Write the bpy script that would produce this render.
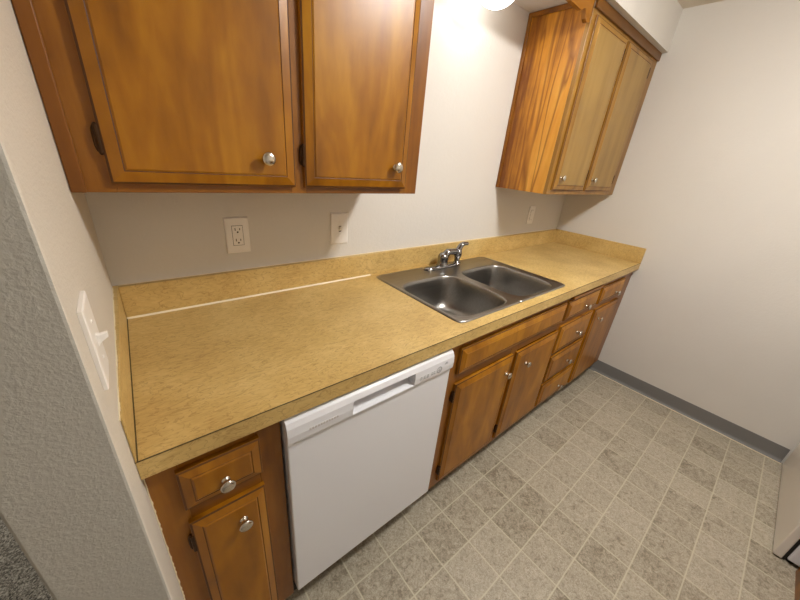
import bpy, bmesh, math, random
from mathutils import Vector, Matrix
random.seed(7)
C = bpy.context.scene
COL = C.collection
for o in list(bpy.data.objects):
    bpy.data.objects.remove(o)

# ------------------------------------------------------------------ camera
F_PX = 322.914
r = Vector((0.7720992892272168, -0.6295883434213737, 0.08649396165488644))
u = Vector((0.19559598968514785, 0.36492338840599753, 0.9102599240949659))
f = Vector((0.6046527072575746, 0.6858931683740667, -0.4049020439363946))
cam = bpy.data.objects.new('camera', bpy.data.cameras.new('camera'))
COL.objects.link(cam)
M = Matrix((r, u, -f)).transposed().to_4x4()
M.translation = Vector((0.0727, -1.2132, 1.4440))
cam.matrix_world = M
cam.data.sensor_width = 36.0
cam.data.lens = 36.0 * F_PX / 800.0
cam.data.clip_start = 0.01
C.camera = cam

# ------------------------------------------------------------------ world, light, exposure
w = bpy.data.worlds.new('world'); C.world = w; w.use_nodes = True
w.node_tree.nodes['Background'].inputs[0].default_value = (0.9, 0.85, 0.8, 1)
w.node_tree.nodes['Background'].inputs[1].default_value = 0.15
def area(name, loc, size, power, color, rot=(0, 0, 0)):
    l = bpy.data.lights.new(name, 'AREA'); l.shape = 'DISK'; l.size = size; l.energy = power; l.color = color
    o = bpy.data.objects.new(name, l); o.location = loc; o.rotation_euler = rot; COL.objects.link(o); return o
KITCHEN_EMIT = 146.0
KITCHEN_COLOR = (1.0, 0.985, 0.96)
ROOM_FILL = area('dining_room_fill_light', (-1.6, 1.0, 2.2), 0.5, 28.0, (1.0, 0.98, 0.94))  # unseen area light added to brighten the carpet beyond the wing wall
SINK_EMIT = 8.5
SINK_COLOR = (1.0, 0.985, 0.955)
C.view_settings.view_transform = 'Standard'
C.view_settings.look = 'None'
C.view_settings.exposure = 0.0
C.view_settings.gamma = 1.0
C.view_settings.use_curve_mapping = False

# ------------------------------------------------------------------ materials
def lin(c):
    return tuple(((x/255)/12.92 if x/255 <= 0.04045 else ((x/255+0.055)/1.055)**2.4) for x in c) + (1.0,)
class NT:
    def __init__(s, name):
        s.m = bpy.data.materials.new(name); s.m.use_nodes = True
        s.t = s.m.node_tree; s.b = s.t.nodes['Principled BSDF']
    def n(s, typ, **kw):
        nd = s.t.nodes.new(typ)
        for k, v in kw.items():
            if k.startswith('i_'):
                nd.inputs[k[2:].replace('_', ' ')].default_value = v
            else: setattr(nd, k, v)
        return nd
    def l(s, a, b): s.t.links.new(a, b)
    def ramp(s, fac, stops):
        rp = s.n('ShaderNodeValToRGB'); e = rp.color_ramp.elements
        while len(e) < len(stops): e.new(0.5)
        for i, (p, c) in enumerate(stops):
            e[i].position = p; e[i].color = c if len(c) == 4 else lin(c)
        s.l(fac, rp.inputs[0]); return rp.outputs[0]
    def math(s, op, a, b=None, c=None):
        nd = s.n('ShaderNodeMath', operation=op)
        for i, x in enumerate((a, b, c)):
            if x is None: continue
            if isinstance(x, (int, float)): nd.inputs[i].default_value = x
            else: s.l(x, nd.inputs[i])
        return nd.outputs[0]
    def mix(s, fac, a, b, mode='MIX'):
        nd = s.n('ShaderNodeMix', data_type='RGBA', blend_type=mode)
        for i, x in ((0, fac), (6, a), (7, b)):
            if isinstance(x, (int, float)): nd.inputs[i].default_value = x
            elif isinstance(x, tuple): nd.inputs[i].default_value = x if len(x) == 4 else lin(x)
            else: s.l(x, nd.inputs[i])
        return nd.outputs[2]
    def bump(s, h, strength, dist):
        b = s.n('ShaderNodeBump'); b.inputs['Strength'].default_value = strength
        b.inputs['Distance'].default_value = dist
        s.l(h, b.inputs['Height']); s.l(b.outputs[0], s.b.inputs['Normal'])
    def noise(s, vec, scale, detail=3, rough=0.5, dist=0.0):
        nd = s.n('ShaderNodeTexNoise'); nd.inputs['Scale'].default_value = scale
        nd.inputs['Detail'].default_value = detail; nd.inputs['Roughness'].default_value = rough
        nd.inputs['Distortion'].default_value = dist
        if vec is not None: s.l(vec, nd.inputs['Vector'])
        return nd.outputs[0]
def plain(name, c, rough=0.5, metal=0.0, emit=None, coat=0.0, spec=0.5):
    t = NT(name); t.b.inputs['Base Color'].default_value = lin(c)
    t.b.inputs['Roughness'].default_value = rough; t.b.inputs['Metallic'].default_value = metal
    t.b.inputs['Coat Weight'].default_value = coat
    t.b.inputs['Specular IOR Level'].default_value = spec
    if emit:
        t.b.inputs['Emission Color'].default_value = (*emit[0], 1); t.b.inputs['Emission Strength'].default_value = emit[1]
    return t.m
def wood(name, dark, mid, light, streak=0.5, rings=0.25, axis='z', rough=0.34, sc=1.0, lines=0.0, an=1.0):
    t = NT(name)
    tc = t.n('ShaderNodeTexCoord'); oi = t.n('ShaderNodeObjectInfo')
    add = t.n('ShaderNodeVectorMath', operation='MULTIPLY_ADD')
    cx = t.n('ShaderNodeCombineXYZ')
    t.l(oi.outputs['Random'], cx.inputs[0]); t.l(oi.outputs['Random'], cx.inputs[1]); t.l(oi.outputs['Random'], cx.inputs[2])
    t.l(cx.outputs[0], add.inputs[0]); add.inputs[1].default_value = (37, 23, 51); t.l(tc.outputs['Object'], add.inputs[2])
    mp = t.n('ShaderNodeMapping')
    mp.inputs['Scale'].default_value = {'z': (9*sc, 9*sc, an*sc), 'x': (an*sc, 9*sc, 9*sc)}[axis]
    t.l(add.outputs[0], mp.inputs['Vector'])
    big = t.noise(mp.outputs[0], 1.1, 3, 0.5, 0.6)
    fine = t.noise(mp.outputs[0], 9.0, 5, 0.6, 0.2)
    ring = t.math('FRACT', t.math('MULTIPLY', t.noise(mp.outputs[0], 0.45, 2, 0.5, 0.4), 14.0))
    ring = t.math('ABSOLUTE', t.math('SUBTRACT', ring, 0.5))
    val = t.math('ADD', t.math('MULTIPLY', big, 1-rings*0.5), t.math('MULTIPLY', t.math('SUBTRACT', fine, 0.5), streak))
    val = t.math('ADD', val, t.math('MULTIPLY', t.math('SUBTRACT', ring, 0.25), rings))
    blot = t.noise(add.outputs[0], 5.0, 3, 0.55)
    val = t.math('ADD', val, t.math('MULTIPLY', t.math('SUBTRACT', blot, 0.5), 0.35))
    col = t.ramp(val, [(0.22, dark), (0.48, mid), (0.75, light)])
    if lines:
        mp2 = t.n('ShaderNodeMapping'); mp2.inputs['Scale'].default_value = (16, 16, 1.3); t.l(add.outputs[0], mp2.inputs['Vector'])
        ln = t.noise(mp2.outputs[0], 0.9, 2, 0.45, 0.5)
        lm = t.ramp(t.math('ABSOLUTE', t.math('SUBTRACT', ln, 0.52)), [(0.0, (1, 1, 1, 1)), (0.045, (0, 0, 0, 1))])
        col = t.mix(t.math('MULTIPLY', lm, lines), col, dark)
    t.l(col, t.b.inputs['Base Color'])
    t.b.inputs['Roughness'].default_value = rough
    t.b.inputs['Specular IOR Level'].default_value = 0.45
    t.bump(fine, 0.06, 0.002)
    return t.m
def wall_mat(name, c, strength, scale=160.0, dist=0.002, c2=None):
    t = NT(name); tc = t.n('ShaderNodeTexCoord')
    a = t.noise(tc.outputs['Object'], scale, 3, 0.5, 0.3)
    b = t.noise(tc.outputs['Object'], scale*0.35, 2, 0.5, 0.6)
    h = t.math('ADD', a, t.math('MULTIPLY', b, 0.8))
    t.bump(h, strength, dist)
    v = t.noise(tc.outputs['Object'], 2.5, 3, 0.6)
    c2 = c2 or tuple(int(x*0.965) for x in c)
    t.l(t.mix(v, c, c2), t.b.inputs['Base Color'])
    t.b.inputs['Roughness'].default_value = 0.62
    t.b.inputs['Specular IOR Level'].default_value = 0.3
    return t.m
M_ = {}
M_['wall'] = wall_mat('painted_wall', (224, 219, 211), 0.45, 130)
M_['wall_end'] = wall_mat('knockdown_texture_wall', (220, 211, 196), 0.5, 190, 0.0028)
M_['ceiling'] = wall_mat('ceiling_paint', (222, 212, 196), 0.5, 90)
M_['door_wood'] = wood('stained_birch_door', (120, 72, 4), (158, 101, 8), (186, 130, 24), 0.14, 0.16, an=2.4)
M_['frame_wood'] = wood('stained_birch_frame', (94, 52, 6), (130, 78, 12), (154, 100, 26), 0.30, 0.08)
M_['rail_wood'] = wood('stained_birch_rail', (94, 52, 6), (130, 78, 12), (154, 100, 26), 0.30, 0.08, 'x')
M_['panel_wood'] = wood('streaked_birch_side_panel', (126, 70, 12), (206, 138, 40), (228, 168, 68), 0.35, 0.15, rough=0.28, sc=0.9, lines=0.8)
M_['pale_door_wood'] = wood('pale_birch_door', (126, 94, 40), (150, 116, 56), (166, 132, 70), 0.16, 0.05)
M_['groove_shade'] = wood('painted_groove_shade', (64, 34, 6), (88, 50, 10), (112, 68, 18), 0.2, 0.05, rough=0.6)  # darker wood tone that paints shade into the door profile steps
M_['red_wood'] = wood('reddish_scribe_wood', (92, 50, 8), (120, 70, 12), (140, 86, 22), 0.2, 0.05)
M_['olive_wood'] = wood('olive_brown_frame', (104, 70, 20), (146, 104, 42), (168, 126, 58), 0.2, 0.05)
M_['crown_wood'] = wood('dark_crown_strip', (74, 44, 10), (106, 66, 18), (130, 86, 30), 0.2, 0.05, 'x')
M_['inside'] = plain('cabinet_interior', (150, 110, 66), 0.7)
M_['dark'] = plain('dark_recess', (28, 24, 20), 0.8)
M_['black'] = plain('black_plastic', (18, 18, 18), 0.45)
M_['nickel'] = plain('brushed_nickel', (205, 198, 186), 0.24, 1.0)
M_['chrome'] = plain('chrome', (150, 150, 152), 0.12, 1.0)
M_['bronze'] = plain('aged_bronze', (70, 48, 28), 0.4, 0.8)
M_['white'] = plain('white_appliance_enamel', (232, 232, 236), 0.32)
M_['range_white'] = plain('range_enamel', (236, 230, 220), 0.3)
M_['plate'] = plain('white_wall_plate', (244, 239, 232), 0.35)
M_['slot'] = plain('dark_socket_slot', (70, 56, 42), 0.6)
M_['grey_print'] = plain('grey_control_print', (168, 168, 170), 0.5)
M_['faint_print'] = plain('faint_embossed_print', (206, 202, 200), 0.5)
M_['caulk'] = plain('white_caulk', (240, 228, 196), 0.45)
M_['seam'] = plain('dark_laminate_seam', (92, 78, 44), 0.6)
M_['baseboard'] = plain('grey_vinyl_baseboard', (122, 120, 118), 0.45)
M_['glass_black'] = plain('black_oven_glass', (12, 12, 12), 0.1)
M_['globe'] = plain('lit_opal_glass', (255, 250, 240), 0.3, emit=(SINK_COLOR, SINK_EMIT))
M_['dome'] = plain('lit_ceiling_dome_glass', (250, 245, 236), 0.3, emit=(KITCHEN_COLOR, KITCHEN_EMIT))

def laminate():
    t = NT('tan_crinkle_laminate'); tc = t.n('ShaderNodeTexCoord')
    mp = t.n('ShaderNodeMapping'); mp.inputs['Scale'].default_value = (0.45, 1.25, 1.0); t.l(tc.outputs['Object'], mp.inputs['Vector'])
    wv = t.noise(mp.outputs[0], 34, 2, 0.5, 2.2)
    vein = t.math('ABSOLUTE', t.math('SUBTRACT', wv, 0.5))
    veinm = t.ramp(vein, [(0.0, (0, 0, 0, 1)), (0.03, (1, 1, 1, 1))])
    fine = t.noise(mp.outputs[0], 90, 2, 0.5, 0.8)
    big = t.noise(tc.outputs['Object'], 5, 3, 0.5)
    val = t.math('ADD', t.math('MULTIPLY', fine, 0.4), t.math('MULTIPLY', big, 0.6))
    base = t.ramp(val, [(0.3, (184, 150, 88)), (0.5, (206, 174, 108)), (0.72, (222, 194, 130))])
    col = t.mix(t.math('MULTIPLY', t.math('SUBTRACT', 1.0, veinm), 0.55), base, (150, 112, 58))
    t.l(col, t.b.inputs['Base Color'])
    t.b.inputs['Roughness'].default_value = 0.40
    t.b.inputs['Specular IOR Level'].default_value = 0.45
    t.bump(wv, 0.3, 0.0015)
    return t.m
M_['laminate'] = laminate()
def steel():
    t = NT('brushed_stainless_steel'); tc = t.n('ShaderNodeTexCoord')
    mp = t.n('ShaderNodeMapping'); mp.inputs['Scale'].default_value = (3, 60, 60); t.l(tc.outputs['Object'], mp.inputs['Vector'])
    n = t.noise(mp.outputs[0], 2.0, 3, 0.6)
    t.l(t.ramp(n, [(0.3, (150, 147, 143)), (0.7, (160, 157, 152))]), t.b.inputs['Base Color'])
    t.b.inputs['Metallic'].default_value = 1.0
    t.l(t.math('MULTIPLY_ADD', n, 0.04, 0.31), t.b.inputs['Roughness'])
    return t.m
M_['steel'] = steel()
def vinyl():
    t = NT('stone_tile_vinyl_floor'); tc = t.n('ShaderNodeTexCoord')
    sp = t.n('ShaderNodeSeparateXYZ'); t.l(tc.outputs['Object'], sp.inputs[0])
    PX, PY, OX, OY = 0.1525, 0.1538, 0.6105, -0.6810
    X = t.math('DIVIDE', t.math('SUBTRACT', sp.outputs[0], OX), PX)
    Y = t.math('DIVIDE', t.math('SUBTRACT', sp.outputs[1], OY), PY)
    dx = t.math('ABSOLUTE', t.math('SUBTRACT', X, t.math('ROUND', X)))
    dy = t.math('ABSOLUTE', t.math('SUBTRACT', Y, t.math('ROUND', Y)))
    d = t.math('MINIMUM', dx, dy)
    grout = t.ramp(d, [(0.008, (1, 1, 1, 1)), (0.023, (0, 0, 0, 1))])
    cm = t.n('ShaderNodeCombineXYZ'); t.l(t.math('FLOOR', X), cm.inputs[0]); t.l(t.math('FLOOR', Y), cm.inputs[1])
    wn = t.n('ShaderNodeTexWhiteNoise'); wn.noise_dimensions = '3D'; t.l(cm.outputs[0], wn.inputs['Vector'])
    off = t.n('ShaderNodeVectorMath', operation='MULTIPLY_ADD'); t.l(wn.outputs['Color'], off.inputs[0])
    off.inputs[1].default_value = (9, 9, 9); t.l(tc.outputs['Object'], off.inputs[2])
    sp1 = t.noise(off.outputs[0], 70, 4, 0.7, 1.2)
    sp2 = t.noise(off.outputs[0], 16, 4, 0.6, 1.2)
    vein = t.math('ABSOLUTE', t.math('SUBTRACT', t.noise(off.outputs[0], 75, 3, 0.6, 1.8), 0.5))
    val = t.math('ADD', t.math('MULTIPLY', sp1, 0.6), t.math('MULTIPLY', sp2, 0.4))
    val = t.math('ADD', val, t.math('MULTIPLY', t.math('SUBTRACT', wn.outputs['Value'], 0.5), 0.09))
    base = t.ramp(val, [(0.36, (130, 119, 100)), (0.5, (178, 168, 148)), (0.64, (196, 187, 168))])
    vm = t.math('MULTIPLY', t.ramp(vein, [(0.0, (1, 1, 1, 1)), (0.045, (0, 0, 0, 1))]), t.ramp(sp2, [(0.40, (0, 0, 0, 1)), (0.56, (0.75, 0.75, 0.75, 1))]))
    base = t.mix(vm, base, (112, 99, 80))
    col = t.mix(t.math('MULTIPLY', grout, 0.75), base, (206, 200, 174))
    t.l(col, t.b.inputs['Base Color'])
    t.b.inputs['Roughness'].default_value = 0.42
    t.b.inputs['Specular IOR Level'].default_value = 0.4
    t.bump(t.math('ADD', t.math('MULTIPLY', sp1, 0.3), t.math('MULTIPLY', grout, -1.0)), 0.2, 0.001)
    return t.m
M_['vinyl'] = vinyl()
def carpet_m():
    t = NT('grey_brown_carpet_pile'); tc = t.n('ShaderNodeTexCoord')
    n = t.noise(tc.outputs['Object'], 170, 3, 0.7, 0.4)
    t.l(t.ramp(n, [(0.36, (70, 66, 58)), (0.5, (150, 143, 130)), (0.64, (214, 208, 194))]), t.b.inputs['Base Color'])
    t.b.inputs['Roughness'].default_value = 0.95
    t.bump(n, 1.0, 0.012)
    return t.m
M_['carpet'] = carpet_m()

# ------------------------------------------------------------------ helpers
WL = {}
def obj(name, bm, mat, parent=None, smooth=False, org=None, bevel=None):
    me = bpy.data.meshes.new(name)
    bmesh.ops.recalc_face_normals(bm, faces=bm.faces)
    vs = [v.co for v in bm.verts]
    if org is None:
        org = Vector([(min(v[i] for v in vs)+max(v[i] for v in vs))/2 for i in range(3)])
    org = Vector(org)
    bmesh.ops.translate(bm, verts=bm.verts, vec=-org)
    bm.to_mesh(me); bm.free()
    mats = mat if isinstance(mat, (list, tuple)) else [mat]
    for m in mats: me.materials.append(M_[m] if isinstance(m, str) else m)
    o = bpy.data.objects.new(name, me); COL.objects.link(o)
    if smooth:
        for p in me.polygons: p.use_smooth = True
    if parent is not None:
        o.parent = parent; o.location = org - WL[parent.name]
    else: o.location = org
    WL[o.name] = org
    if bevel:
        md = o.modifiers.new('bevel', 'BEVEL'); md.width = bevel; md.segments = 2; md.limit_method = 'ANGLE'; md.angle_limit = 0.6
    return o
def thing(name, label, cat, loc, group=None):
    o = bpy.data.objects.new(name, None); COL.objects.link(o); o.location = loc; o.empty_display_size = 0.05
    WL[o.name] = Vector(loc); o['label'] = label; o['category'] = cat
    if group: o['group'] = group
    return o
def tag(o, label, cat, group=None, kind=None):
    o['label'] = label; o['category'] = cat
    if group: o['group'] = group
    if kind: o['kind'] = kind
    return o
def struct(name, bm, mat, label=None, **k):
    o = obj(name, bm, mat, **k); o['kind'] = 'structure'
    if label: o['label'] = label
    return o
def box(bm, x0, x1, y0, y1, z0, z1, bev=0.0, seg=2, mi=0):
    g = bmesh.ops.create_cube(bm, size=1.0)
    vs = g['verts']
    for v in vs:
        v.co = Vector(((x0+x1)/2+v.co.x*(x1-x0), (y0+y1)/2+v.co.y*(y1-y0), (z0+z1)/2+v.co.z*(z1-z0)))
    fs = set(f_ for v in vs for f_ in v.link_faces)
    for f_ in fs: f_.material_index = mi
    if bev > 0:
        es = list(set(e for v in vs for e in v.link_edges))
        bmesh.ops.bevel(bm, geom=es, offset=bev, segments=seg, profile=0.5, affect='EDGES')
    return bm
def B(*a, **k): return box(bmesh.new(), *a, **k)
def loops(bm, ls, close_first=False, close_last=False, mi=0):
    rings = [[bm.verts.new(p) for p in l] for l in ls]
    n = len(rings[0])
    for a, b in zip(rings, rings[1:]):
        for i in range(n):
            fc = bm.faces.new((a[i], a[(i+1) % n], b[(i+1) % n], b[i])); fc.material_index = mi
    if close_first: bm.faces.new(rings[0]).material_index = mi
    if close_last: bm.faces.new(rings[-1]).material_index = mi
    return rings
def lathe(bm, c, axis, prof, n=20):
    """prof: (distance along axis, radius)"""
    ax = Vector(axis).normalized(); a = ax.orthogonal().normalized(); b = ax.cross(a)
    ls = []
    for d, rr in prof:
        ls.append([Vector(c)+ax*d+(a*math.cos(2*math.pi*i/n)+b*math.sin(2*math.pi*i/n))*max(rr, 1e-4) for i in range(n)])
    loops(bm, ls, True, True); return bm
def tube(bm, pts, rad, n=14):
    pts = [Vector(p) for p in pts]
    if not isinstance(rad, (list, tuple)): rad = [rad]*len(pts)
    ls = []; prev = None
    for i, p in enumerate(pts):
        t = (pts[min(i+1, len(pts)-1)]-pts[max(i-1, 0)]).normalized()
        a = t.orthogonal().normalized() if prev is None else (prev-t*prev.dot(t)).normalized()
        prev = a; b = t.cross(a)
        ls.append([p+(a*math.cos(2*math.pi*k/n)+b*math.sin(2*math.pi*k/n))*rad[i] for k in range(n)])
    loops(bm, ls, True, True); return bm
def smooth_path(pts, k=6):
    P = [Vector(p) for p in pts]; out = []
    for i in range(len(P)-1):
        p0 = P[max(i-1, 0)]; p1 = P[i]; p2 = P[i+1]; p3 = P[min(i+2, len(P)-1)]
        for j in range(k):
            t = j/k
            out.append(0.5*((2*p1)+(-p0+p2)*t+(2*p0-5*p1+4*p2-p3)*t*t+(-p0+3*p1-3*p2+p3)*t**3))
    out.append(P[-1]); return out

# ------------------------------------------------------------------ constants of the room
L = 2.763; H = 0.9144; CD = 0.637; FY = -0.612; DY = -0.631; CEIL = 2.351; SOF = 2.147
XW = -3.0; YF = -2.44; YD = 2.4

# ------------------------------------------------------------------ structure
struct('floor', B(-0.115, L, YF, 0.0, -0.05, 0.0), 'vinyl', 'beige square stone-look vinyl floor with pale grout lines', org=(0, 0, 0))
bm = bmesh.new()
nx, ny = 40, 40
box(bm, XW, -0.1151, YF, YD, -0.05, 0.004)
cp = obj('carpet', bm, 'carpet'); tag(cp, 'grey brown speckled carpet pile beyond the end of the wing wall', 'carpet', kind='stuff')
struct('wall_back', B(-0.116, L+0.1, 0.0, 0.1, -0.05, CEIL+0.05), 'wall', 'cream kitchen wall behind the counter and sink')
struct('wall_right', B(L, L+0.1, YF, 0.0, -0.05, CEIL+0.05), 'wall', 'cream end wall above grey vinyl baseboard')
struct('wall_front', B(XW, L+0.1, YF-0.1, YF, -0.05, CEIL+0.05), 'wall')
struct('wall_dining', B(XW-0.1, XW, YF-0.1, YD, -0.05, CEIL+0.05), 'wall')
struct('wall_far', B(XW-0.1, -0.016, YD, YD+0.1, -0.05, CEIL+0.05), 'wall')
struct('wall_side', B(-0.116, -0.016, 0.1, YD, -0.05, CEIL+0.05), 'wall')
# wing wall: knockdown texture, slightly rounded corner
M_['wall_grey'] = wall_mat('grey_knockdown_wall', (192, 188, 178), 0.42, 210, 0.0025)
wb = B(-0.116, 0.0, -0.74, 0.0, 0.0, CEIL, 0.004)
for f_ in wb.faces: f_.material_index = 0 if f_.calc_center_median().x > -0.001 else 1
struct('wall_left', wb, ['wall_end', 'wall_grey'], 'textured wing wall with light switch at the left end of the counter')
struct('ceiling', B(XW, L, YF, YD, CEIL, CEIL+0.1), 'ceiling', 'cream textured ceiling')
struct('wall_soffit', B(0.0, L, -0.359, 0.0, SOF, CEIL), 'wall', 'cream soffit above the wall cabinets')
bm = bmesh.new()   # coved vinyl base: profile swept along y
prof = [(L, 0.101), (L-0.003, 0.101), (L-0.004, 0.098), (L-0.004, 0.022), (L-0.007, 0.012), (L-0.013, 0.004), (L-0.016, 0.0), (L, 0.0)]
loops(bm, [[Vector((x, y, z)) for x, z in prof] for y in (-1.668, -0.545)], True, True)
struct('baseboard_right', bm, 'baseboard', 'dark grey vinyl cove base along the end wall')
bm = bmesh.new(); box(bm, L-0.020, L-0.0165, -1.668, -0.62, 0.0, 0.004)
struct('trim_1', bm, 'caulk', 'thin pale sealant bead between baseboard and vinyl floor')

# ------------------------------------------------------------------ cabinet pieces
def raised_panel(x0, x1, z0, z1, yb, yf, rim=0.026):
    """routed slab door: stepped outer edge, long bevel, flat raised field; facing -y"""
    bm = bmesh.new()
    ins = [(0, yb), (0, yf+0.009), (0.0005, yf+0.0085), (0.0045, yf+0.0065), (rim-0.0055, yf+0.0012), (rim-0.0035, yf+0.0022), (rim, yf)]
    ls = []
    for d, y in ins:
        ls.append([Vector((x0+d, y, z0+d)), Vector((x1-d, y, z0+d)), Vector((x1-d, y, z1-d)), Vector((x0+d, y, z1-d))])
    R_ = loops(bm, ls, True, True)
    bm.faces.ensure_lookup_table()
    n = len(ins)-1
    for i in range(n):
        for k in range(4):
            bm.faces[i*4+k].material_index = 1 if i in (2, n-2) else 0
    bm.faces[n*4+1].material_index = 2
    return bm
def knob(parent, x, z, y):
    bm = bmesh.new()
    lathe(bm, (x, y, z), (0, -1, 0), [(0, 0.009), (0.002, 0.009), (0.003, 0.0065), (0.010, 0.0055), (0.014, 0.0075), (0.0165, 0.0135), (0.019, 0.0158), (0.022, 0.0155), (0.0245, 0.012), (0.026, 0.006), (0.0264, 0.0)], 24)
    o = obj('knob', bm, 'nickel', parent, smooth=True); o['label'] = 'round brushed nickel knob'; return o
def hinge(parent, x, z, y, h=0.05, side=-1):
    bm = bmesh.new()
    n_ = 20
    loops(bm, [[Vector((x+(0.0065-q)*math.cos(2*math.pi*i/n_), yy, z+(h/2-q)*math.copysign(abs(math.sin(2*math.pi*i/n_))**0.6, math.sin(2*math.pi*i/n_)))) for i in range(n_)] for q, yy in ((0, y+0.003), (0, y-0.003), (0.0015, y-0.0045))], True, True)
    lathe(bm, (x-side*0.002, y-0.006, z-h/2-0.003), (0, 0, 1), [(0, 0.002), (0.003, 0.0042), (h+0.003, 0.0042), (h+0.006, 0.002)], 12)
    o = obj('hinge', bm, 'bronze', parent); o['label'] = 'small dark bronze hinge'; return o
FY_CUR = [FY]
def cabinet_box(parent, x0, x1, yb, yf, z0, z1, top=False, left_mat=None):
    bm = bmesh.new(); t = 0.016; y1 = yf+0.019
    box(bm, x0, x0+t, y1, yb, z0, z1); box(bm, x1-t, x1, y1, yb, z0, z1)
    box(bm, x0+t, x1-t, y1, yb, z0, z0+t)
    box(bm, x0+t, x1-t, yb-0.006, yb, z0+t, z1)
    if top: box(bm, x0+t, x1-t, y1, yb-0.006, z1-t, z1)
    obj('carcass', bm, 'frame_wood', parent)
def face_frame(parent, x0, x1, yf, z0, z1, stiles, rails, mat='frame_wood', rmat='rail_wood'):
    """stiles: (x0,x1) full height; rails: (x0,x1,z0,z1)"""
    for a, b in stiles: obj('stile', B(a, b, yf, yf+0.019, z0, z1, 0.0008, 1), mat, parent)
    for a, b, c, d in rails: obj('rail', B(a, b, yf+0.0003, yf+0.0187, c, d, 0.0008, 1), rmat, parent)
def door(parent, x0, x1, z0, z1, yf, kx, kz, hx=None, hz=(), side=-1, name='door', rim=0.026, mat='door_wood'):
    d = obj(name, raised_panel(x0, x1, z0, z1, yf, yf-0.019, rim), ['olive_wood' if mat == 'pale_door_wood' else 'door_wood', 'groove_shade', mat], parent)
    if kx is not None: knob(d, kx, kz, yf-0.019)
    for z in hz: hinge(d, hx, z, yf-0.003, side=side)
    return d
CB = 0.098; CT = 0.869

# narrow base cabinet at the wing wall
FY_CUR[0] = FY
t = thing('base_cabinet', 'narrow orange-brown wooden base cabinet with one drawer and one door beside the wing wall', 'cabinet', (0.13, -0.3, 0), 'wooden base cabinets under the counter')
cabinet_box(t, 0.002, 0.259, -0.004, FY, CB, CT)
face_frame(t, 0.002, 0.259, FY, CB, CT, [(0.002, 0.055), (0.203, 0.259)], [(0.055, 0.203, 0.828, CT), (0.055, 0.203, 0.676, 0.730), (0.055, 0.203, CB, 0.142)])
door(t, 0.048, 0.208, 0.722, 0.834, FY, 0.129, 0.766, name='drawer_front')
door(t, 0.048, 0.208, 0.137, 0.679, FY, 0.150, 0.610, 0.045, (0.609, 0.20))
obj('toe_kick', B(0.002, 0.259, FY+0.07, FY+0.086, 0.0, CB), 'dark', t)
bm = bmesh.new(); ls = []
for k in range(90):
    z = 0.12+k*0.0083; w_ = random.choice((0.0, 0.0001, 0.0001, 0.0005, 0.0016))
    ls.append([Vector((0.0004, FY+0.002, z)), Vector((0.0004, FY-0.0006, z)), Vector((0.0020+w_, FY-0.0006, z)), Vector((0.0020+w_, FY+0.002, z))])
loops(bm, ls, True, True)
o = obj('paint_smear', bm, 'caulk', t); o['label'] = 'dried white caulk and paint specks on the cabinet edge'

# dishwasher
t = thing('dishwasher', 'white built-in dishwasher with a pocket handle under the tan counter', 'dishwasher', (0.563, -0.3, 0))
obj('tub_body', B(0.268, 0.848, -0.585, -0.03, 0.10, 0.855), 'dark', t)
obj('door_panel', B(0.266, 0.849, -0.634, -0.586, 0.137, 0.782, 0.004, 3), 'white', t)
bm = bmesh.new(); x0, x1 = 0.264, 0.846; px0, px1, pz0, pz1 = 0.444, 0.668, 0.791, 0.838
def cp_prof(a, b, z_lo, z_hi, yb=-0.588):   # front profile of the control panel between two heights
    full = [(-0.634, 0.784), (-0.640, 0.787), (-0.644, 0.793), (-0.646, 0.815), (-0.644, 0.838), (-0.638, 0.852), (-0.628, 0.860), (-0.60, 0.862)]
    return [(y, z) for y, z in full if z_lo-1e-6 <= z <= z_hi+1e-6]
def strip(bm, xa, xb, pts, yb=-0.588):
    p = pts+[(yb, pts[-1][1]), (yb, pts[0][1])]
    loops(bm, [[Vector((x, y, z)) for y, z in p] for x in (xa, xb)], True, True)
full = cp_prof(0, 0, 0, 1)
strip(bm, x0, px0, full); strip(bm, px1, x1, full)
strip(bm, px0, px1, [(-0.634, 0.784), (-0.640, 0.787), (-0.6436, 0.791)])
strip(bm, px0, px1, [(-0.644, 0.838), (-0.638, 0.852), (-0.628, 0.860), (-0.60, 0.862)])
cpn = obj('control_panel', bm, 'white', t)
bm = bmesh.new()
loops(bm, [[Vector((x, y, z)) for y, z in [(-0.600, 0.7912), (-0.6435, 0.7912), (-0.6435, 0.7925), (-0.612, 0.803), (-0.604, 0.812), (-0.604, 0.8378), (-0.600, 0.8378)]] for x in (px0+0.0002, px1-0.0002)], True, True)
obj('pocket_handle', bm, 'white', cpn)
bm = bmesh.new(); bm2 = bmesh.new()
def cpy(z): return -0.6461 if 0.80 <= z <= 0.83 else -0.6452
# small printed controls: text-like dashes, square buttons and a round dial mark
for gx in (0.695, 0.709, 0.723):
    for gz in (0.803, 0.808, 0.813): box(bm, gx-0.005, gx+0.004, -0.6466, -0.6450, gz, gz+0.0018)
for gx in (0.742, 0.752):
    for gz in (0.805, 0.812): box(bm, gx-0.0035, gx+0.0035, -0.6466, -0.6450, gz, gz+0.002)
for k in range(16):
    a = 2*math.pi*k/16; box(bm, 0.775+0.0105*math.cos(a)-0.0014, 0.775+0.0105*math.cos(a)+0.0014, -0.6468, -0.6450, 0.812+0.0105*math.sin(a)-0.0014, 0.812+0.0105*math.sin(a)+0.0014)
box(bm, 0.771, 0.779, -0.6468, -0.6450, 0.808, 0.811); box(bm, 0.771, 0.779, -0.6468, -0.6450, 0.814, 0.816)
box(bm, 0.800, 0.814, -0.6466, -0.6450, 0.824, 0.826); box(bm, 0.803, 0.811, -0.6466, -0.6450, 0.829, 0.8305)
obj('control_marks', bm, 'grey_print', cpn)
for k in range(11): box(bm2, 0.318+k*0.0075, 0.318+k*0.0075+0.005, -0.6465, -0.6450, 0.812, 0.8185)
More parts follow.
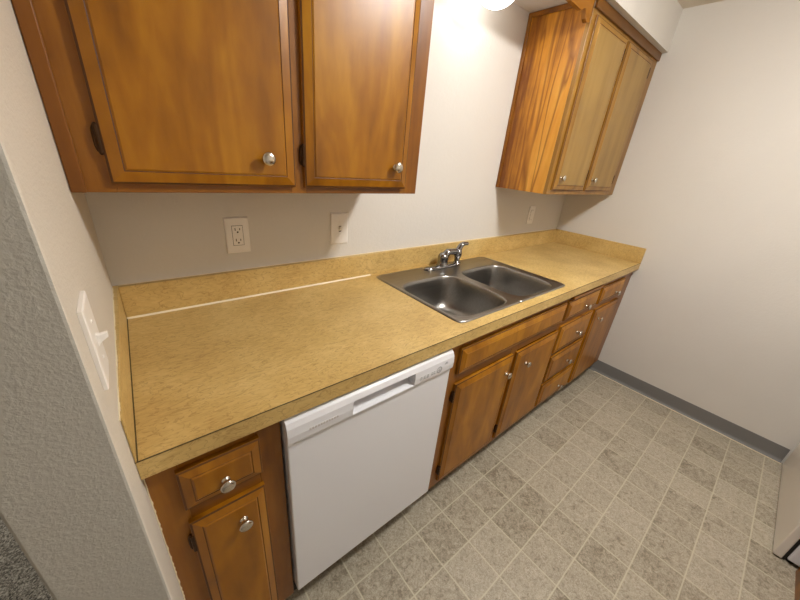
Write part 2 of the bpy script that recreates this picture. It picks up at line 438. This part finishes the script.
obj('lettering', bm2, 'faint_print', cpn)
obj('kick_plate', B(0.268, 0.848, -0.565, -0.55, 0.004, 0.135), 'dark', t)

# sink base cabinet
SX = 1.757
t = thing('base_cabinet', 'wooden sink base cabinet with false front and two doors right of the dishwasher', 'cabinet', (1.3, -0.3, 0), 'wooden base cabinets under the counter')
cabinet_box(t, 0.853, SX, -0.004, FY, CB, CT)
face_frame(t, 0.853, SX, FY, CB, CT, [(0.853, 0.925), (1.300, 1.355), (1.735, SX)], [(0.925, 1.300, 0.828, CT), (1.355, 1.735, 0.828, CT), (0.925, 1.300, 0.672, 0.722), (1.355, 1.735, 0.672, 0.722), (0.925, 1.300, CB, 0.142), (1.355, 1.735, CB, 0.142)])
door(t, 0.913, 1.742, 0.717, 0.832, FY, None, None, name='false_front')
door(t, 0.917, 1.310, 0.135, 0.670, FY, 1.268, 0.585, 0.912, (0.613, 0.205))
door(t, 1.343, 1.743, 0.132, 0.667, FY, 1.435, 0.582, 1.339, (0.20,))
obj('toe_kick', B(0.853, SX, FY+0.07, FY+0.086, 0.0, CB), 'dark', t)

# drawer base cabinet
t = thing('base_cabinet', 'wooden base cabinet with drawer stack and door in the corner by the end wall', 'cabinet', (2.26, -0.3, 0), 'wooden base cabinets under the counter')
cabinet_box(t, SX+0.001, L-0.002, -0.004, FY, CB, CT)
face_frame(t, SX+0.001, L-0.002, FY, CB, CT, [(SX+0.001, 1.775), (2.165, 2.225), (2.590, L-0.002)],
           [(1.775, 2.165, 0.830, CT), (2.225, 2.590, 0.828, CT)]+[(1.775, 2.165, a, b) for a, b in ((0.68, 0.726), (0.482, 0.520), (0.288, 0.318), (CB, 0.142))]+[(2.225, 2.590, 0.672, 0.722), (2.225, 2.590, CB, 0.125)])
for z0, z1, kz in ((0.719, 0.830, 0.760), (0.513, 0.684, 0.590), (0.313, 0.485, 0.390), (0.135, 0.292, 0.195)):
    door(t, 1.763, 2.172, z0, z1, FY, 1.998, kz, name='drawer_front')
door(t, 2.216, 2.600, 0.715, 0.828, FY, 2.460, 0.754, name='drawer_front')
door(t, 2.220, 2.612, 0.112, 0.676, FY, 2.300, 0.602, 2.617, (0.60, 0.18), side=1)
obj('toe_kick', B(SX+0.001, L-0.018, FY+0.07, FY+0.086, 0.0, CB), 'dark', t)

o = obj('pull_out_board', B(1.790, 2.180, -0.632, FY-0.0005, 0.8405, 0.856, 0.002), 'rail_wood', t); o['label'] = 'thin edge of a pull-out board above the drawers'
obj('shadow_gap', B(1.785, 2.185, FY-0.001, FY+0.0005, 0.856, 0.868), 'dark', t)

# ------------------------------------------------------------------ countertop with splashes, cut out for the sink
hx0, hx1, hy0, hy1 = 0.934, 1.730, -0.572, -0.070
t = thing('countertop', 'tan crinkle-pattern laminate countertop with matching low backsplash', 'countertop', (1.38, -0.3, CT))
bm = bmesh.new()
Z0 = 0.8705
xs = [0.001, hx0, hx1, L-0.001]; ys = [-CD, hy0, hy1, -0.0005]
def grid_slab(bm, xs, ys, z0, z1, hole):
    V = {}
    for k, z in enumerate((z0, z1)):
        for i, x in enumerate(xs):
            for j, y in enumerate(ys): V[i, j, k] = bm.verts.new((x, y, z))
    nx_, ny_ = len(xs)-1, len(ys)-1
    def solid(i, j): return 0 <= i < nx_ and 0 <= j < ny_ and (i, j) != hole
    for i in range(nx_):
        for j in range(ny_):
            if not solid(i, j): continue
            for k in (0, 1): bm.faces.new((V[i, j, k], V[i+1, j, k], V[i+1, j+1, k], V[i, j+1, k]))
            if not solid(i, j-1): bm.faces.new((V[i, j, 0], V[i+1, j, 0], V[i+1, j, 1], V[i, j, 1]))
            if not solid(i, j+1): bm.faces.new((V[i, j+1, 0], V[i+1, j+1, 0], V[i+1, j+1, 1], V[i, j+1, 1]))
            if not solid(i-1, j): bm.faces.new((V[i, j, 0], V[i, j+1, 0], V[i, j+1, 1], V[i, j, 1]))
            if not solid(i+1, j): bm.faces.new((V[i+1, j, 0], V[i+1, j+1, 0], V[i+1, j+1, 1], V[i+1, j, 1]))
grid_slab(bm, xs, ys, Z0, H, (1, 1))
obj('worktop', bm, 'laminate', t, org=(0, 0, H))
ST = 0.020
obj('backsplash', B(0.0135, L-ST, -ST, -0.0005, H, H+0.104, 0.001, 1), 'laminate', t)
def loops_bm(ls):
    bm = bmesh.new(); loops(bm, ls, True, True); return bm
def side_splash(xa, xb):
    return B(xa, xb, -CD, -0.0005, H, H+0.104, 0.001, 1)
bm = bmesh.new(); loops(bm, [[Vector(p) for p in ((0.001, -0.0005, z), (0.013, -0.0005, z), (0.003, -CD, z), (0.001, -CD, z))] for z in (H, H+0.104)], True, True)
obj('side_splash', bm, 'laminate', t)
obj('side_splash', side_splash(L-ST, L-0.001), 'laminate', t)
o = obj('seam_strip', loops_bm([[Vector(p) for p in ((0.0128, -0.02, z), (0.0152, -0.02, z), (0.0052, -CD, z), (0.003, -CD, z))] for z in (H, H+0.0012)]), 'seam', t); o['label'] = 'dark olive seam line beside the left splash'
o = obj('seam_strip', B(0.0, L-0.002, -CD-0.0008, -CD+0.0012, H-0.001, H+0.0006), 'seam', t); o['label'] = 'dark edge line of the laminate front'
bm = bmesh.new(); loops(bm, [[Vector((x, y, z)) for y, z in [(-ST-0.0045, H), (-ST-0.003, H+0.002), (-ST, H+0.005), (-ST, H)]] for x in (0.014, 0.92)], True, True)
o = obj('caulk_bead', bm, 'caulk', t); o['label'] = 'white caulk line along the backsplash'
o = obj('caulk_bead', B(0.014, L-ST, -0.0045, -0.0004, H+0.104, H+0.1065, 0.0008, 1), 'caulk', t); o['label'] = 'pale caulk line on top of the backsplash'
bm = bmesh.new()
for k in range(26):
    y = -0.02-0.024*k; hh = random.uniform(0.001, 0.004)
    box(bm, 0.0, 0.0015+random.uniform(0, 0.0015), y-0.024, y, H+0.104-hh, H+0.1045+hh*0.5)
o = obj('caulk_bead', bm, 'caulk', t); o['label'] = 'ragged white caulk along the wing wall'

# ------------------------------------------------------------------ sink
t = thing('sink', 'double-bowl stainless steel drop-in sink set in the tan countertop', 'sink', (1.337, -0.32, H))
SXa, SXb, SYa, SYb = 0.922, 1.751, -0.590, -0.048; XM = 1.320; ZT = H+0.0045
def se(a, hx, hy, n):
    c, s_ = abs(math.cos(a)), abs(math.sin(a)); return ((c/hx)**n+(s_/hy)**n)**(-1.0/n)
def bowl_half(bm, cx, cy, hx, hy, ax0, ax1, ay0, ay1, outer_sides):
    n = 96
    angs = [2*math.pi*i/n for i in range(n)]
    for X in (ax0, ax1):
        for Y in (ay0, ay1):
            a = math.atan2(Y-cy, X-cx) % (2*math.pi)
            k = min(range(n), key=lambda i: abs((angs[i]-a+math.pi) % (2*math.pi)-math.pi)); angs[k] = a
    def rect(a, ins):
        c, s_ = math.cos(a), math.sin(a); rr = 0.028-ins*0.5
        X0, X1, Y0, Y1 = SXa+ins+rr, SXb-ins-rr, SYa+ins+rr, SYb-ins-rr
        def inside(tt):
            x, y = cx+c*tt, cy+s_*tt
            qx = max(X0-x, x-X1, 0); qy = max(Y0-y, y-Y1, 0)
            return math.hypot(qx, qy) <= rr
        lo, hi = 0.0, 2.0
        for _ in range(40):
            m = (lo+hi)/2
            if inside(m): lo = m
            else: hi = m
        tm = (XM-cx)/c if abs(c) > 1e-9 and (XM-cx)/c > 0 else 9
        return cx+c*min(lo, tm), cy+s_*min(lo, tm), tm <= lo
    ls = []
    for ins, z in ((0.0, H+0.0002), (0.0015, H+0.0035), (0.004, H+0.006), (0.009, H+0.006), (0.014, H+0.0045), (0.02, H+0.0035)):
        row = []
        for a in angs:
            x, y, mid = rect(a, ins); row.append(Vector((x, y, H+0.0035 if mid else z)))
        ls.append(row)
    D = 0.165
    for d, z, nn in ((-0.006, H+0.0035, 5), (-0.002, H+0.0042, 5), (0.001, H+0.0028, 5), (0.004, H-0.003, 5), (0.007, H-0.015, 5), (0.011, H-0.06, 4.8), (0.016, H-D+0.055, 4.6), (0.020, H-D+0.035, 4.4), (0.030, H-D+0.016, 4.2), (0.044, H-D+0.005, 4.0), (0.062, H-D+0.001, 4)):
        ls.append([Vector((cx+math.cos(a)*se(a, hx-d, hy-d, nn), cy+math.sin(a)*se(a, hx-d, hy-d, nn), z)) for a in angs])
    for rr, z in ((0.085, H-D-0.002), (0.045, H-D-0.004)):
        ls.append([Vector((cx+math.cos(a)*rr, cy+math.sin(a)*rr, z)) for a in angs])
    loops(bm, ls, False, True)
    return (cx, cy, H-D-0.004)
bm = bmesh.new()
c1 = bowl_half(bm, 1.119, -0.378, 0.178, 0.190, SXa, XM, SYa, SYb, 'l')
c2 = bowl_half(bm, 1.521, -0.376, 0.177, 0.190, XM, SXb, SYa, SYb, 'r')
bmesh.ops.remove_doubles(bm, verts=bm.verts, dist=0.0004)
obj('bowls', bm, 'steel', t, smooth=True)
for c in (c1, c2):
    bm = bmesh.new(); lathe(bm, (c[0], c[1], c[2]+0.0002), (0, 0, 1), [(0.0, 0.043), (0.0025, 0.043), (0.0028, 0.034), (0.0005, 0.030), (0.0005, 0.0)], 32)
    lathe(bm, (c[0], c[1], c[2]), (0, 0, 1), [(0.0006, 0.008), (0.008, 0.007), (0.010, 0.0)], 14)
    for k in range(8):
        a = k*math.pi/4; x, y = c[0]+0.02*math.cos(a), c[1]+0.02*math.sin(a); lathe(bm, (x, y, c[2]), (0, 0, 1), [(0.0008, 0.004), (0.0014, 0.004)], 8)
    o = obj('drain', bm, 'chrome', t, smooth=False)

# ------------------------------------------------------------------ faucet
fz = H+0.0035
t = thing('faucet', 'small chrome kitchen faucet on a long deck plate behind the double sink', 'faucet', (1.35, -0.085, fz))
bm = bmesh.new(); n = 40; ls = []
for ins, z in ((0.0, 0.0), (0.0005, 0.006), (0.004, 0.010), (0.012, 0.013), (0.020, 0.014)):
    ls.append([Vector((1.344+math.cos(a)*se(a, 0.134-ins, 0.029-ins, 3.2), -0.088+math.sin(a)*se(a, 0.122-ins, 0.029-ins, 3.2), fz+z)) for a in [2*math.pi*i/n for i in range(n)]])
loops(bm, ls, True, True); obj('deck_plate', bm, 'chrome', t, smooth=True)
bm = bmesh.new(); lathe(bm, (1.343, -0.088, fz+0.011), (0, 0, 1), [(0, 0.032), (0.004, 0.032), (0.008, 0.028), (0.026, 0.026), (0.044, 0.029), (0.056, 0.026), (0.066, 0.017), (0.070, 0.0)], 28)
obj('body', bm, 'chrome', t, smooth=True)
bm = bmesh.new(); tube(bm, smooth_path([(1.348, -0.088, fz+0.050), (1.370, -0.090, fz+0.077), (1.402, -0.094, fz+0.080), (1.432, -0.098, fz+0.076), (1.446, -0.10, fz+0.066)]), [0.020]*8+[0.017]*9+[0.016]*8, 18)
obj('spout', bm, 'chrome', t, smooth=True)
bm = bmesh.new(); lathe(bm, (1.450, -0.096, fz+0.010), (0, 0, 1), [(0, 0.026), (0.004, 0.026), (0.007, 0.019), (0.016, 0.015), (0.034, 0.016), (0.040, 0.020), (0.054, 0.022), (0.072, 0.021), (0.082, 0.014), (0.086, 0.0)], 24)
obj('valve_column', bm, 'chrome', t, smooth=True)
bm = bmesh.new(); pts = smooth_path([(1.450, -0.096, fz+0.084), (1.460, -0.098, fz+0.104), (1.476, -0.10, fz+0.117), (1.506, -0.104, fz+0.119)])
tube(bm, pts, [0.015-0.0003*i for i in range(len(pts))], 14)
for v in bm.verts: v.co.y = -0.099+(v.co.y+0.099)*1.25
obj('lever_handle', bm, 'chrome', t, smooth=True)

# ------------------------------------------------------------------ wall cabinets
UY = -0.319; UB = 1.327; UT = SOF-0.001
FY_CUR[0] = UY
t = thing('wall_cabinet', 'wooden two-door wall cabinet above the dishwasher, beside the wing wall', 'cabinet', (0.44, -0.16, UB), 'wooden wall cabinets')
cabinet_box(t, 0.002, 0.885, -0.001, UY, UB, UT, True)
face_frame(t, 0.002, 0.885, UY, UB, UT, [(0.002, 0.070), (0.432, 0.476), (0.812, 0.885)], [(0.070, 0.432, UB, 1.36), (0.476, 0.812, UB, 1.36), (0.070, 0.432, 2.08, UT), (0.476, 0.812, 2.08, UT)])
obj('scribe_strip', B(0.001, 0.024, UY-0.006, UY, UB, UT, 0.002), 'red_wood', t)
door(t, 0.063, 0.442, 1.345, 2.092, UY, 0.366, 1.411, 0.059, (1.425, 2.01), rim=0.030)
door(t, 0.468, 0.826, 1.345, 2.092, UY, 0.770, 1.411, 0.464, (1.424, 2.01), rim=0.030)
t = thing('wall_cabinet', 'wooden two-door wall cabinet with streaky side panel in the corner above the counter', 'cabinet', (2.29, -0.16, UB), 'wooden wall cabinets')
cabinet_box(t, 1.8235, L-0.002, -0.001, UY, UB, UT, True)
o = obj('side_panel', B(1.820, 1.8232, UY+0.0192, -0.001, UB, UT-0.001), 'panel_wood', t); o['label'] = 'birch side panel with dark streaky grain'
obj('scribe_moulding', B(1.812, 1.8198, -0.018, -0.001, UB, UT-0.001, 0.002), 'frame_wood', t)
obj('scribe_moulding', B(1.8125, 1.8197, UY+0.034, -0.0185, UT-0.022, UT-0.001, 0.002), 'rail_wood', t)
face_frame(t, 1.82, L-0.002, UY, UB, UT, [(1.820, 1.862), (2.215, 2.270), (2.640, L-0.002)], [(1.862, 2.215, UB, 1.36), (2.270, 2.640, UB, 1.36), (1.862, 2.215, 2.07, UT), (2.270, 2.640, 2.07, UT)], 'olive_wood', 'olive_wood')
obj('crown_strip', B(1.82, L-0.002, UY-0.012, UY, 2.105, UT, 0.003), 'crown_wood', t)
door(t, 1.850, 2.228, 1.350, 2.088, UY, 1.895, 1.413, 2.234, (1.44, 2.022), side=1, rim=0.030, mat='pale_door_wood')
door(t, 2.256, 2.650, 1.350, 2.088, UY, 2.298, 1.413, 2.656, (1.425, 2.025), side=1, rim=0.030, mat='pale_door_wood')

# scalloped valance between the wall cabinets
bm = bmesh.new(); xa, xb = 0.886, 1.8115
def vz(x):
    d = min(x-xa, xb-x)
    if d < 0.035: return 2.052-0.005*math.sin(math.pi*d/0.035)
    if d < 0.062: return 2.052+0.032*(0.5-0.5*math.cos(math.pi*(d-0.035)/0.027))
    if d < 0.095: return 2.084-0.014*(0.5-0.5*math.cos(math.pi*(d-0.062)/0.033))
    return 2.070+0.012*math.sin(math.pi*min(1, (d-0.095)/0.5)/2)
N = 90; top = []; bot = []
xs_ = [xa+(xb-xa)*i/N for i in range(N+1)]
pts = [(x, vz(x)) for x in xs_]+[(xb, UT), (xa, UT)]
fr = [bm.verts.new((x, UY+0.001, z)) for x, z in pts]; bk = [bm.verts.new((x, UY+0.019, z)) for x, z in pts]
K = len(pts)
for i in range(K): bm.faces.new((fr[i], fr[(i+1) % K], bk[(i+1) % K], bk[i]))
m_ = N+1
for vv in (fr, bk):
    tops = [bm.verts.new((x, vv[0].co.y, UT)) for x in xs_[1:-1]]
    T = [vv[K-1]]+tops+[vv[K-2]]
    for i in range(N): bm.faces.new((vv[i], vv[i+1], T[i+1], T[i]))
bmesh.ops.remove_doubles(bm, verts=bm.verts, dist=1e-6)
o = obj('valance', bm, 'rail_wood'); tag(o, 'scalloped wooden valance board between the two wall cabinets above the sink', 'valance')

# ------------------------------------------------------------------ lamps
t = thing('ceiling_lamp', 'round lit opal glass lamp under the soffit above the sink', 'lamp', (1.345, -0.165, SOF))
gc = (1.345, -0.165, SOF); bm = bmesh.new()
lathe(bm, gc, (0, 0, -1), [(0.0005, 0.075), (0.020, 0.075), (0.024, 0.068)], 32); obj('lamp_base', bm, 'white', t, smooth=False)
bm = bmesh.new(); R0 = 0.084; cz = 0.072
prof = [(cz-R0*math.cos(a)*0.86, R0*math.sin(a)) for a in [math.radians(d) for d in range(40, 181, 7)]]
lathe(bm, gc, (0, 0, -1), prof, 36)
obj('glass_globe', bm, 'globe', t, smooth=True)
t = thing('ceiling_lamp', 'round white ceiling lamp above the aisle', 'lamp', (1.40, -1.27, CEIL))
bm = bmesh.new(); lathe(bm, (1.40, -1.27, CEIL), (0, 0, -1), [(0.0005, 0.17), (0.03, 0.17), (0.035, 0.165)], 40); obj('lamp_base', bm, 'white', t)
bm = bmesh.new(); lathe(bm, (1.40, -1.27, CEIL), (0, 0, -1), [(0.0355, 0.14), (0.06, 0.138), (0.085, 0.12), (0.105, 0.085), (0.115, 0.04), (0.117, 0.0)], 40); obj('glass_dome', bm, 'dome', t, smooth=True)

# ------------------------------------------------------------------ outlets and switches
def plate_bm(x0, x1, z0, z1, y0=-0.0002, d=0.006):
    bm = bmesh.new(); ls = []
    for ins, y in ((0, y0), (0, y0-d*0.55), (0.002, y0-d*0.85), (0.005, y0-d)):
        ls.append([Vector((x0+ins, y, z0+ins)), Vector((x1-ins, y, z0+ins)), Vector((x1-ins, y, z1-ins)), Vector((x0+ins, y, z1-ins))])
    loops(bm, ls, True, True); return bm
def screw(parent, x, z, y=-0.0062):
    bm = bmesh.new(); lathe(bm, (x, y, z), (0, -1, 0), [(0, 0.0032), (0.0008, 0.003), (0.0012, 0.0018)], 12); obj('screw', bm, 'plate', parent)
def outlet(label, x0, x1, z0, z1):
    t = thing('wall_outlet', label, 'outlet', ((x0+x1)/2, 0, z0), 'wall plates above the backsplash')
    obj('cover_plate', plate_bm(x0, x1, z0, z1), 'plate', t)
    cx, cz = (x0+x1)/2, (z0+z1)/2
    obj('shadow_gap', B(cx-0.0178, cx+0.0178, -0.0064, -0.0058, cz-0.0348, cz+0.0348), 'slot', t)
    fcb = obj('socket_face', B(cx-0.0166, cx+0.0166, -0.0075, -0.0060, cz-0.0335, cz+0.0335, 0.0005, 1), 'plate', t)
    bm = bmesh.new()
    for s_ in (1, -1):
        z = cz+s_*0.0185
        box(bm, cx-0.0085, cx-0.006, -0.0078, -0.0070, z-0.001, z+0.008); box(bm, cx+0.006, cx+0.0085, -0.0078, -0.0070, z, z+0.007)
        lathe(bm, (cx, -0.0070, z-0.0065), (0, -1, 0), [(0, 0.003), (0.0008, 0.003)], 12)
    obj('socket_slots', bm, 'slot', fcb)
    screw(t, cx, z0+0.012); screw(t, cx, z1-0.012)
outlet('white wall plate with a two-socket outlet under the left wall cabinet', 0.322, 0.399, 1.083, 1.206)
t = thing('light_switch', 'white plate with a small toggle switch between the two-socket outlet and the sink', 'switch', (0.761, 0, 1.077), 'wall plates above the backsplash')
obj('cover_plate', plate_bm(0.721, 0.802, 1.078, 1.209), 'plate', t)
obj('slot', B(0.756, 0.767, -0.0066, -0.0058, 1.131, 1.155), 'slot', t)
bm = bmesh.new(); loops(bm, [[Vector((x, y, z)) for x, z in ((0.761-w_, zc-h_), (0.761+w_, zc-h_), (0.761+w_, zc+h_), (0.761-w_, zc+h_))] for w_, h_, y, zc in ((0.0045, 0.009, -0.006, 1.143), (0.0042, 0.006, -0.010, 1.146), (0.0036, 0.004, -0.017, 1.150))], True, True)
obj('toggle', bm, 'plate', t, bevel=0.0008)
screw(t, 0.761, 1.113); screw(t, 0.761, 1.173)
t = thing('wall_switch', 'white rocker switch plate below the corner wall cabinet', 'switch', (2.302, 0, 1.082), 'wall plates above the backsplash')
obj('cover_plate', plate_bm(2.263, 2.341, 1.083, 1.207), 'plate', t)
obj('shadow_gap', B(2.284, 2.320, -0.0064, -0.0058, 1.110, 1.180), 'slot', t)
obj('rocker', B(2.2855, 2.3185, -0.0085, -0.0060, 1.1115, 1.1785, 0.001), 'plate', t)
# switch plate on the wing wall (faces +x)
t = thing('light_switch', 'thick white switch plate with toggle on the wing wall at the counter end', 'switch', (0.0, -0.612, 1.09))
def xplate(y0, y1, z0, z1, d):
    bm = bmesh.new(); ls = []
    for ins, x in ((0, 0.0003), (0, d*0.75), (0.0015, d*0.93), (0.004, d)):
        ls.append([Vector((x, y0+ins, z0+ins)), Vector((x, y1-ins, z0+ins)), Vector((x, y1-ins, z1-ins)), Vector((x, y0+ins, z1-ins))])
    loops(bm, ls, True, True); return bm
obj('cover_plate', xplate(-0.680, -0.600, 1.104, 1.228, 0.0065), 'plate', t)
bm = bmesh.new(); zc = 1.166; yc = -0.640
loops(bm, [[Vector((x, yc+a*w_, zc+dz+b*h_)) for a, b in ((-1, -1), (1, -1), (1, 1), (-1, 1))] for w_, h_, x, dz in ((0.0050, 0.010, 0.006, 0), (0.0042, 0.006, 0.010, 0.002), (0.0034, 0.0038, 0.019, 0.006))], True, True)
obj('toggle', bm, 'plate', t, bevel=0.0008)
for dz in (-0.030, 0.030):
    bm = bmesh.new(); lathe(bm, (0.0063, yc, zc+dz), (1, 0, 0), [(0, 0.0035), (0.001, 0.0032), (0.0015, 0.002)], 12); obj('screw', bm, 'plate', t)

# ------------------------------------------------------------------ range on the opposite side
RX0, RX1, RY = 1.965, 2.728, -1.672
t = thing('kitchen_range', 'white kitchen range facing the counter at the end wall', 'range', (2.346, -2.0, 0))
obj('body', B(RX0+0.002, RX1-0.002, -2.42, -1.712, 0.02, 0.895, 0.004), 'white', t)
obj('gap_seal', B(RX0+0.010, RX1-0.010, -1.712, -1.700, 0.02, 0.885), 'black', t)
obj('storage_drawer', B(RX0, RX1, -1.700, RY, 0.008, 0.215, 0.004, 3), 'range_white', t)
od = obj('oven_door', B(RX0, RX1, -1.700, RY, 0.222, 0.770, 0.004, 3), 'range_white', t)
obj('window_glass', B(RX0+0.14, RX1-0.14, RY-0.001, RY+0.0015, 0.35, 0.62), 'glass_black', od)
bm = bmesh.new(); tube(bm, [(RX0+0.08, RY+0.04, 0.72), (RX1-0.08, RY+0.04, 0.72)], 0.011); 
for x in (RX0+0.1, RX1-0.1): box(bm, x-0.01, x+0.01, RY-0.001, RY+0.04, 0.712, 0.728, 0.002)
obj('handle', bm, 'range_white', od)
obj('cooktop', B(RX0, RX1, -2.42, RY-0.002, 0.8955, 0.914, 0.004), 'range_white', t)
for x in (RX0+0.2, RX1-0.2):
    for y in (-1.86, -2.16):
        bm = bmesh.new(); lathe(bm, (x, y, 0.9142), (0, 0, 1), [(0, 0.095), (0.004, 0.092), (0.001, 0.02)], 32)
        for k in range(3):
            rr = 0.03+0.022*k; tube(bm, [(x+rr*math.cos(2*math.pi*i/32), y+rr*math.sin(2*math.pi*i/32), 0.924) for i in range(33)], 0.006, 8)
        obj('burner', bm, 'black', t)
obj('backguard', B(RX0, RX1, -2.42, -2.36, 0.9145, 1.06, 0.006), 'range_white', t)
obj('control_strip', B(RX0, RX1, -1.700, RY, 0.775, 0.895, 0.004), 'range_white', t)
for k in range(5):
    bm = bmesh.new(); lathe(bm, (RX0+0.12+k*0.13, RY, 0.835), (0, 1, 0), [(0, 0.02), (0.018, 0.018), (0.02, 0.015)], 20); obj('knob', bm, 'white', t)
for x in (RX0+0.03, RX1-0.03):
    for y in (-1.725, -2.38):
        bm = bmesh.new(); lathe(bm, (x, y, 0.0), (0, 0, 1), [(0, 0.016), (0.019, 0.014)], 14); obj('foot', bm, 'black', t)
bm = B(RX0+0.012, RX1-0.012, -1.711, -1.7005, 0.0, 0.0195); obj('toe_guard', bm, 'black', t)

# cabinet beside the range
t = thing('base_cabinet', 'reddish-brown wooden base cabinet beside the white range', 'cabinet', (1.5, -2.1, 0))
obj('carcass', B(1.05, 1.957, -2.42, -1.767, 0.0, CT), 'frame_wood', t)
def flip_door(parent, x0, x1, z0, z1, kx, kz, name='door'):
    bm = raised_panel(x0, x1, z0, z1, 0.0, -0.019)
    for v in bm.verts: v.co.y = -1.7665-v.co.y
    d = obj(name, bm, ['door_wood', 'groove_shade', 'door_wood'], parent)
    bm = bmesh.new(); lathe(bm, (kx, -1.7475, kz), (0, 1, 0), [(0, 0.009), (0.003, 0.006), (0.014, 0.007), (0.019, 0.0155), (0.024, 0.012), (0.026, 0.0)], 20); obj('knob', bm, 'nickel', d, smooth=True)
for a, b in ((1.08, 1.49), (1.52, 1.93)):
    flip_door(t, a, b, 0.13, 0.68, a+0.04, 0.60); flip_door(t, a, b, 0.72, 0.835, (a+b)/2, 0.777, 'drawer_front')
obj('base_strip', B(1.05, 1.957, -1.7665, -1.745, 0.0, 0.095, 0.002), 'frame_wood', t)
obj('worktop', B(1.03, 1.962, -2.42, -1.74, Z0, H, 0.002), 'laminate', t)
